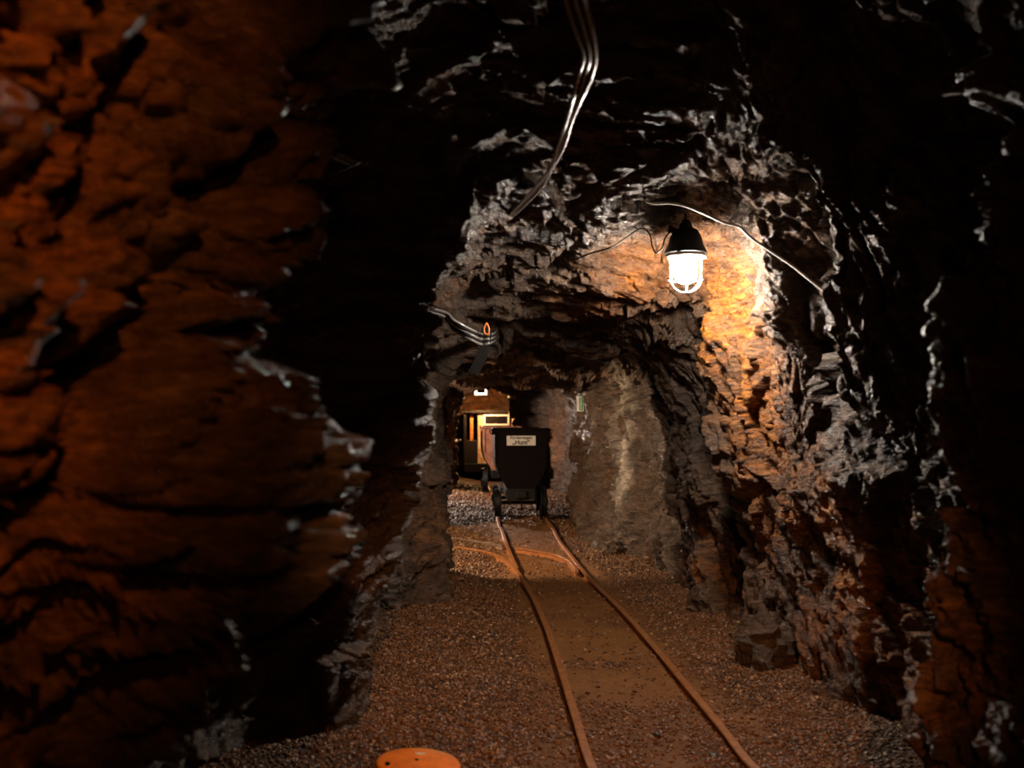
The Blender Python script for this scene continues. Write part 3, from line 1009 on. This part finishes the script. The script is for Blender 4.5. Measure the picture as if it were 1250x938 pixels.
# ------------------------------------------------------------------ mine locomotive
def loco():
    y = 21.6
    x0, x1 = P(566, 0, y)[0], P(629, 0, y)[0]
    cx = (x0 + x1) / 2
    t = empty('mine_locomotive', (cx, y, RT))
    tag(t, 'narrow mine locomotive with a cream rusted cab end and grille, behind the carts', 'locomotive')
    w = x1 - x0      # about 1.12
    zt = EYE - (502 - HOR) * y / F - RT
    # cab panels
    xs = P(583, 0, y)[0] - cx
    bm = bmesh.new()
    box(bm, ((xs + w / 2) / 2, .9, zt / 2 + .12), (w / 2 - xs, 1.75, zt - .3), .02)
    bm_obj('body', bm, M_LOCO, t)
    # window frame and grille
    zx = EYE - (513 - HOR) * y / F - RT
    gx = P(606, 0, y)[0] - cx
    bm = bmesh.new()
    gw, gh = .52, .20
    for c, s in (((gx, 0, zx + gh / 2), (gw + .05, .03, .035)), ((gx, 0, zx - gh / 2), (gw + .05, .03, .035)), ((gx - gw / 2, 0, zx), (.035, .03, gh)), ((gx + gw / 2, 0, zx), (.035, .03, gh))):
        box(bm, c, s, .004)
    f = bm_obj('grille_frame', bm, M_WHITE, t)
    bm = bmesh.new()
    box(bm, (gx, .012, zx), (gw - .02, .01, gh - .02))
    for k in range(15):
        box(bm, (gx - gw / 2 + .035 + k * (gw - .07) / 14, -.002, zx), (.012, .012, gh - .03), .002)
    bm_obj('grille', bm, M_LOCO_D, f)
    # roof
    bm = bmesh.new()
    pr = []
    for k in range(13):
        a = k / 12
        pr.append((-w / 2 - .03 + (w + .06) * a, zt + .02 * math.sin(a * math.pi)))
    top = [bm.verts.new((x, -.05, z)) for x, z in pr]
    top2 = [bm.verts.new((x, 1.85, z)) for x, z in pr]
    bot = [bm.verts.new((x, -.05, zt - .035)) for x, z in pr]
    bot2 = [bm.verts.new((x, 1.85, zt - .035)) for x, z in pr]
    for k in range(12):
        bm.faces.new((top[k], top[k + 1], top2[k + 1], top2[k]))
        bm.faces.new((bot[k], bot[k + 1], bot2[k + 1], bot2[k]))
        bm.faces.new((top[k], top[k + 1], bot[k + 1], bot[k]))
        bm.faces.new((top2[k], top2[k + 1], bot2[k + 1], bot2[k]))
    for k in (0, 12):
        bm.faces.new((top[k], top2[k], bot2[k], bot[k]))
    bm_obj('roof', bm, M_LOCO_D, t)
    # open driver side on the left: posts, rear panel, seat box
    bm = bmesh.new()
    box(bm, (-w / 2 + .03, .03, zt / 2 + .1), (.06, .06, zt - .25), .006)
    bm_obj('post', bm, M_LOCO_D, t)
    bm = bmesh.new()
    box(bm, (-w / 2 + .17, .10, zt / 2 + .1), (.07, .04, zt - .25), .006)
    o = bm_obj('door_post', bm, M_LOCO_O, t)
    o['label'] = 'orange rusted upright'
    bm = bmesh.new()
    box(bm, (-w / 2 + .16, 1.2, zt / 2 + .1), (.30, 1.0, zt - .25), .01)
    box(bm, (-w / 2 + .16, .4, .55), (.28, .7, .6), .02)
    bm_obj('side_compartment', bm, M_LOCO_D, t)
    bm = bmesh.new()
    box(bm, (0, .9, .25), (w, 1.85, .2), .02)
    box(bm, (0, -.08, .28), (.3, .12, .14), .02)
    bm_obj('frame', bm, M_IRON, t)
    for yy in (.4, 1.4):
        for sx in (-1, 1):
            bm = bmesh.new()
            lathe(bm, [(0, .04), (.16, .04), (.17, 0), (.19, -.03), (.0, -.04)], 28, origin=(sx * .31, yy, .19), M=Matrix.Rotation(math.pi / 2 * sx, 4, 'Y'))
            bm_obj('wheel', bm, M_IRON, t, smooth=True)
    bm = bmesh.new()
    lathe(bm, [(0, -.05), (.035, -.05), (.055, -.01), (.05, .03), (0, .04)], 20, origin=(gx + .02, -.03, .62), M=Matrix.Rotation(math.pi / 2, 4, 'X'))
    bm_obj('headlamp', bm, M_IRON, t, smooth=True)


loco()


# ------------------------------------------------------------------ cage lamp
LY = 5.0
LX, _, LZ = P(837, 334, LY)
M_GLOBE = emit('glowing_glass', (1.0, .89, .76), 760)


def cage_lamp():
    z_col = P(0, 311, LY)[2]
    z_bot = P(0, 358, LY)[2]
    t = empty('cage_lamp', (LX, LY, z_col))
    tag(t, 'lit mine lamp in a white wire cage hanging from the roof', 'lamp')
    R = .086
    H = z_col - z_bot
    bm = bmesh.new()
    lathe(bm, [(.0, .175), (.018, .175), (.022, .16), (.03, .155), (.034, .135), (.06, .12), (.078, .09), (.088, .05), (.105, .015), (.108, .004), (.100, .0), (.0, .0)], 36)
    bm_obj('housing', bm, M_IRON, t, smooth=True)
    bm = bmesh.new()
    lathe(bm, [(.078, .0), (.092, .0), (.094, -.012), (.088, -.018), (.076, -.018), (.078, .0)], 36)
    for k in range(3):
        a = k * 2 * math.pi / 3 + .0
        box(bm, (.092 * math.cos(a), .092 * math.sin(a), -.006), (.022, .022, .026), .004)
    bm_obj('collar', bm, M_WHITE, t, smooth=True)
    bm = bmesh.new()
    gr = .057
    prof = [(gr * .9, -.004), (gr, -.03), (gr, -.10)]
    for k in range(1, 9):
        a = k / 8 * math.pi / 2
        prof.append((max(gr * math.cos(a), .0008), -.10 - gr * .85 * math.sin(a)))
    lathe(bm, prof, 32)
    bm_obj('glass_globe', bm, M_GLOBE, t, smooth=True)
    bm = bmesh.new()
    for k in range(6):
        a = k * math.pi / 3 + .26
        pts = [(R * math.cos(a), R * math.sin(a), -.01), (R * math.cos(a), R * math.sin(a), -.06), (R * math.cos(a), R * math.sin(a), -H + .075)]
        for j in range(1, 7):
            b = j / 6 * math.pi / 2
            pts.append((R * math.cos(b) * math.cos(a), R * math.cos(b) * math.sin(a), -H + .075 - .073 * math.sin(b)))
        tube(bm, pts, .0034, 8, 3)
    ringp = [(R * math.cos(2 * math.pi * k / 32), R * math.sin(2 * math.pi * k / 32), -H + .068) for k in range(33)]
    tube(bm, ringp, .0034, 8, 1)
    bm_obj('cage', bm, M_WHITE, t, smooth=True)
    bm = bmesh.new()
    lathe(bm, [(.012, -.03), (.016, -.03), (.016, .02), (.0, .02)], 14, origin=(-.07, -.02, .12), M=Matrix.Rotation(-math.pi / 2.6, 4, 'Y'))
    bm_obj('cable_gland', bm, M_IRON, t, smooth=True)
    bm = bmesh.new()
    tube(bm, [(0, 0, .17), (0, 0, .205), (.012, 0, .22), (0.0, 0, .235), (-.012, 0, .22), (0, 0, .205)], .005)
    tube(bm, [(0, 0, .23), (0, .0, .29)], .006, 8, 1)
    bm_obj('hook', bm, M_IRON, t, smooth=True)
    return z_col


cage_lamp()

# lamp cable with its loop
bm = bmesh.new()
tube(bm, [P(700, 318, 5.0), P(722, 309, 4.95), P(746, 302, 4.9), P(766, 289, 5.0), P(783, 279, 4.97), P(793, 286, 4.95), P(796, 300, 4.95), P(801, 309, 4.95), P(808, 303, 4.95), P(812, 291, 4.95), P(819, 283, 4.97), P(828, 281, 5.0)], .0042, 8, 8)
tag(bm_obj('lamp_cable', bm, M_BLACK, smooth=True), 'thin black cable looping down beside the cage lamp', 'cable')

# ------------------------------------------------------------------ cables
def surf_z(x, y, up=True):
    return None


def cable(name, pts, r, mat, label, group=None):
    bm = bmesh.new()
    tube(bm, pts, r, 10, 8)
    return tag(bm_obj(name, bm, mat, smooth=True), label, 'cable', group)


lead = [(700, -60, 1.98), (712, -5, 2.2), (722, 35, 2.35), (727, 68, 2.5), (721, 95, 2.65), (710, 122, 2.8), (697, 150, 3.05), (688, 178, 3.3), (676, 205, 3.6), (661, 228, 4.0), (640, 250, 4.4), (618, 272, 4.8), (604, 284, 5.15)]
for k, (dx, lab) in enumerate([(0, 'outermost'), (-13, 'middle'), (-27, 'innermost')]):
    ps = []
    for i, (px, py, Y) in enumerate(lead):
        sp = dx * (max(0, 1 - i / 5.5) ** .8) + (-3.2 * k if i >= 4 else 0)
        if i in (2, 5, 8): sp += random.uniform(-2, 2)
        ps.append(P(px + sp, py + random.uniform(-1, 1), Y))
    cable('roof_cable', ps, .0075 if k == 0 else .006, M_PVC,
          {0: 'shiny grey cable along the roof, the outermost right of the bundle', 1: 'shiny grey cable along the roof, the middle one of the bundle', 2: 'shiny grey cable along the roof, the innermost left of the bundle'}[k])

cable('wall_cable', [P(782, 240, 4.95), P(795, 248, 4.74), P(818, 248, 4.68), P(838, 252, 4.66), P(862, 262, 4.68), P(884, 272, 4.72), P(902, 277, 4.74), P(915, 289, 4.70), P(938, 305, 4.66), P(965, 323, 4.60), P(990, 343, 4.52), P(1010, 359, 4.45)], .0065, M_PALE_CABLE,
      'pale cable running from the roof above the lamp down to the right wall')

# sagging cable bundle in front of the rock pillar
for k in range(5):
    off = k * 3.1
    cable('hanging_cable', [(-.95, 5.5, 2.0 - k * .02), P(532, 378 + off * .8, 5.7), P(554, 391 + off, 5.7 + k * .02), P(574, 402 + off, 5.75), P(588, 408 + off, 5.8), P(600, 408 + off * .8, 5.85), P(604, 406 + off * .7, 6.4), P(606, 403 + off * .5, 7.2)], .0085, M_PVC if k % 2 == 0 else M_BLACK,
          ['topmost', 'second from the top', 'third from the top', 'fourth from the top', 'lowest'][k] + ' of the hanging cables between the left wall and the roof strap')
bm = bmesh.new()
sweep(bm, catmull([P(594, 400, 5.8), P(593, 414, 5.8), P(589, 432, 5.8), P(583, 446, 5.8), P(578, 456, 5.8)], 8), [(-.03, -.006), (.03, -.006), (.03, .006), (-.03, .006)], up=Vector((0, -1, .1)))
tag(bm_obj('cable_strap', bm, M_BLACK), 'dark bent strap hanging down from the cable bundle', 'strap')
bm = bmesh.new()
tube(bm, [P(594, 394, 5.75), P(597, 402, 5.75), P(596, 408, 5.75), P(592, 407, 5.75), P(591, 401, 5.75), P(594, 394, 5.75)], .005)
tag(bm_obj('cable_tie', bm, M_ORANGE, smooth=True), 'small orange tie loop around the end of the cable bundle', 'cable tie')

# ------------------------------------------------------------------ escape sign on the far buttress
def escape_sign():
    x, y, z = P(710.5, 493.5, 11.6)
    t = empty('escape_sign', (x - .02, y, z), (0, 0, math.radians(52) * -1))
    tag(t, 'small green and white escape route sign on the far right buttress', 'sign')
    bm = bmesh.new()
    box(bm, (0, 0, 0), (.12, .008, .17), .002)
    bm_obj('plate', bm, M_WHITE, t)
    bm = bmesh.new()
    yy = -.0055
    box(bm, (.022, yy, 0), (.062, .003, .15))
    bm_obj('green_field', bm, M_GREEN, t)
    bm = bmesh.new()
    box(bm, (.022, yy - .002, .035), (.014, .002, .045))
    lathe(bm, [(0, 0), (.008, 0)], 12, origin=(.022, yy - .003, .066), M=Matrix.Rotation(math.pi / 2, 4, 'X'))
    box(bm, (.014, yy - .002, .0), (.009, .002, .04), 0, Matrix.Rotation(.3, 3, 'Y'))
    box(bm, (.030, yy - .002, .0), (.009, .002, .04), 0, Matrix.Rotation(-.3, 3, 'Y'))
    box(bm, (.022, yy - .002, -.045), (.012, .002, .04))
    bm_obj('pictogram', bm, M_WHITE, t)


escape_sign()


# ------------------------------------------------------------------ far bulkhead lamp
def bulkhead():
    Y = 21.2
    x, y, z = P(587, 478.5, Y)
    t = empty('bulkhead_lamp', (x, y, z))
    tag(t, 'small lit rectangular lamp under the roof above the locomotive', 'lamp')
    bm = bmesh.new()
    box(bm, (0, .03, .01), (.16, .16, .075), .015)
    bm_obj('housing', bm, M_LOCO_D, t)
    bm = bmesh.new()
    w, h = .26, .13
    for c, s in (((0, 0, -h / 2 + .02), (w, .08, .035)), ((-w / 2 + .025, 0, 0), (.05, .08, h)), ((w / 2 - .02, 0, 0), (.035, .08, h))):
        box(bm, c, s, .012)
    bm_obj('diffuser', bm, emit('lamp_diffuser', (1.0, .88, .74), 7), t)
    bm = bmesh.new()
    box(bm, (0, .0, h / 2 + .01), (.22, .10, .02), .004)
    bm_obj('bracket', bm, M_LOCO_O, t)


bulkhead()
cable('far_cable', [P(556, 470, 20.0), P(564, 473, 20), P(572, 474, 20.2), P(579, 476, 20.4)], .014, M_WHITE, 'white cable leading to the far rectangular lamp')


# ------------------------------------------------------------------ lights
def point(name, loc, col, W_, r=.05, spot=None):
    l = bpy.data.lights.new(name, 'POINT')
    l.energy = W_
    l.color = col
    l.shadow_soft_size = r
    o = bpy.data.objects.new(name, l)
    COL.objects.link(o)
    o.location = loc
    return o


point('drift_lamp_light', (-2.3, 8.66, 1.70), (1.0, .70, .44), 640, .16)
point('chamber_lamp_light', (-2.0, 16.3, 1.75), (1.0, .80, .66), 520, .06)
point('far_lamp_light', (P(587, 482, 21.2)[0], 21.2, 1.80), (1.0, .58, .25), 150, .05)
point('entrance_lamp_light', (.55, -1.6, 1.9), (1.0, .33, .07), 16, .06)
# unseen spot added behind the view, cone keeps warm light on the left wall
sl = bpy.data.lights.new('added_wall_spot', 'SPOT')
sl.energy = 360
sl.color = (1.0, .27, .035)
sl.spot_size = math.radians(52)
sl.spot_blend = 1.0
sl.shadow_soft_size = .05
so = bpy.data.objects.new('added_wall_spot', sl)
COL.objects.link(so)
so.location = (.55, -.65, 2.6)
so.rotation_euler = (Vector((-1.02, 1.02, 1.93)) - Vector(so.location)).to_track_quat('-Z', 'Y').to_euler()

s2 = bpy.data.lights.new('added_floor_spot', 'SPOT')  # second unseen spot, added to warm the floor without lighting the roof
s2.energy = 700
s2.color = (1.0, .41, .12)
s2.spot_size = math.radians(27)
s2.spot_blend = .8
s2.shadow_soft_size = .04
o2 = bpy.data.objects.new('added_floor_spot', s2)
COL.objects.link(o2)
o2.location = (.25, -1.2, 2.5)
o2.rotation_euler = (Vector((.38, 4.6, 0)) - Vector(o2.location)).to_track_quat('-Z', 'Y').to_euler()

# ------------------------------------------------------------------ world
w = bpy.data.worlds.new('mine_dark')
SC.world = w
w.use_nodes = True
w.node_tree.nodes['Background'].inputs[0].default_value = (.3, .2, .15, 1)
w.node_tree.nodes['Background'].inputs[1].default_value = 0.0

# ------------------------------------------------------------------ camera
cam = bpy.data.cameras.new('camera')
co = bpy.data.objects.new('camera', cam)
COL.objects.link(co)
co.location = (0, 0, EYE)
co.rotation_euler = (math.pi / 2, 0, 0)
cam.sensor_width = 36
cam.sensor_fit = 'HORIZONTAL'
cam.lens = 36 * F / 1250
cam.shift_y = (HOR - 469.0) / 1250
cam.clip_start = .02
cam.dof.use_dof = True
cam.dof.focus_distance = 6.9
cam.dof.aperture_fstop = 2.5
SC.camera = co

SC.view_settings.view_transform = 'Standard'
SC.view_settings.look = 'None'
SC.view_settings.exposure = 0
SC.view_settings.gamma = 1
SC.view_settings.use_curve_mapping = False
SC.cycles.use_denoising = True
SC.cycles.max_bounces = 6
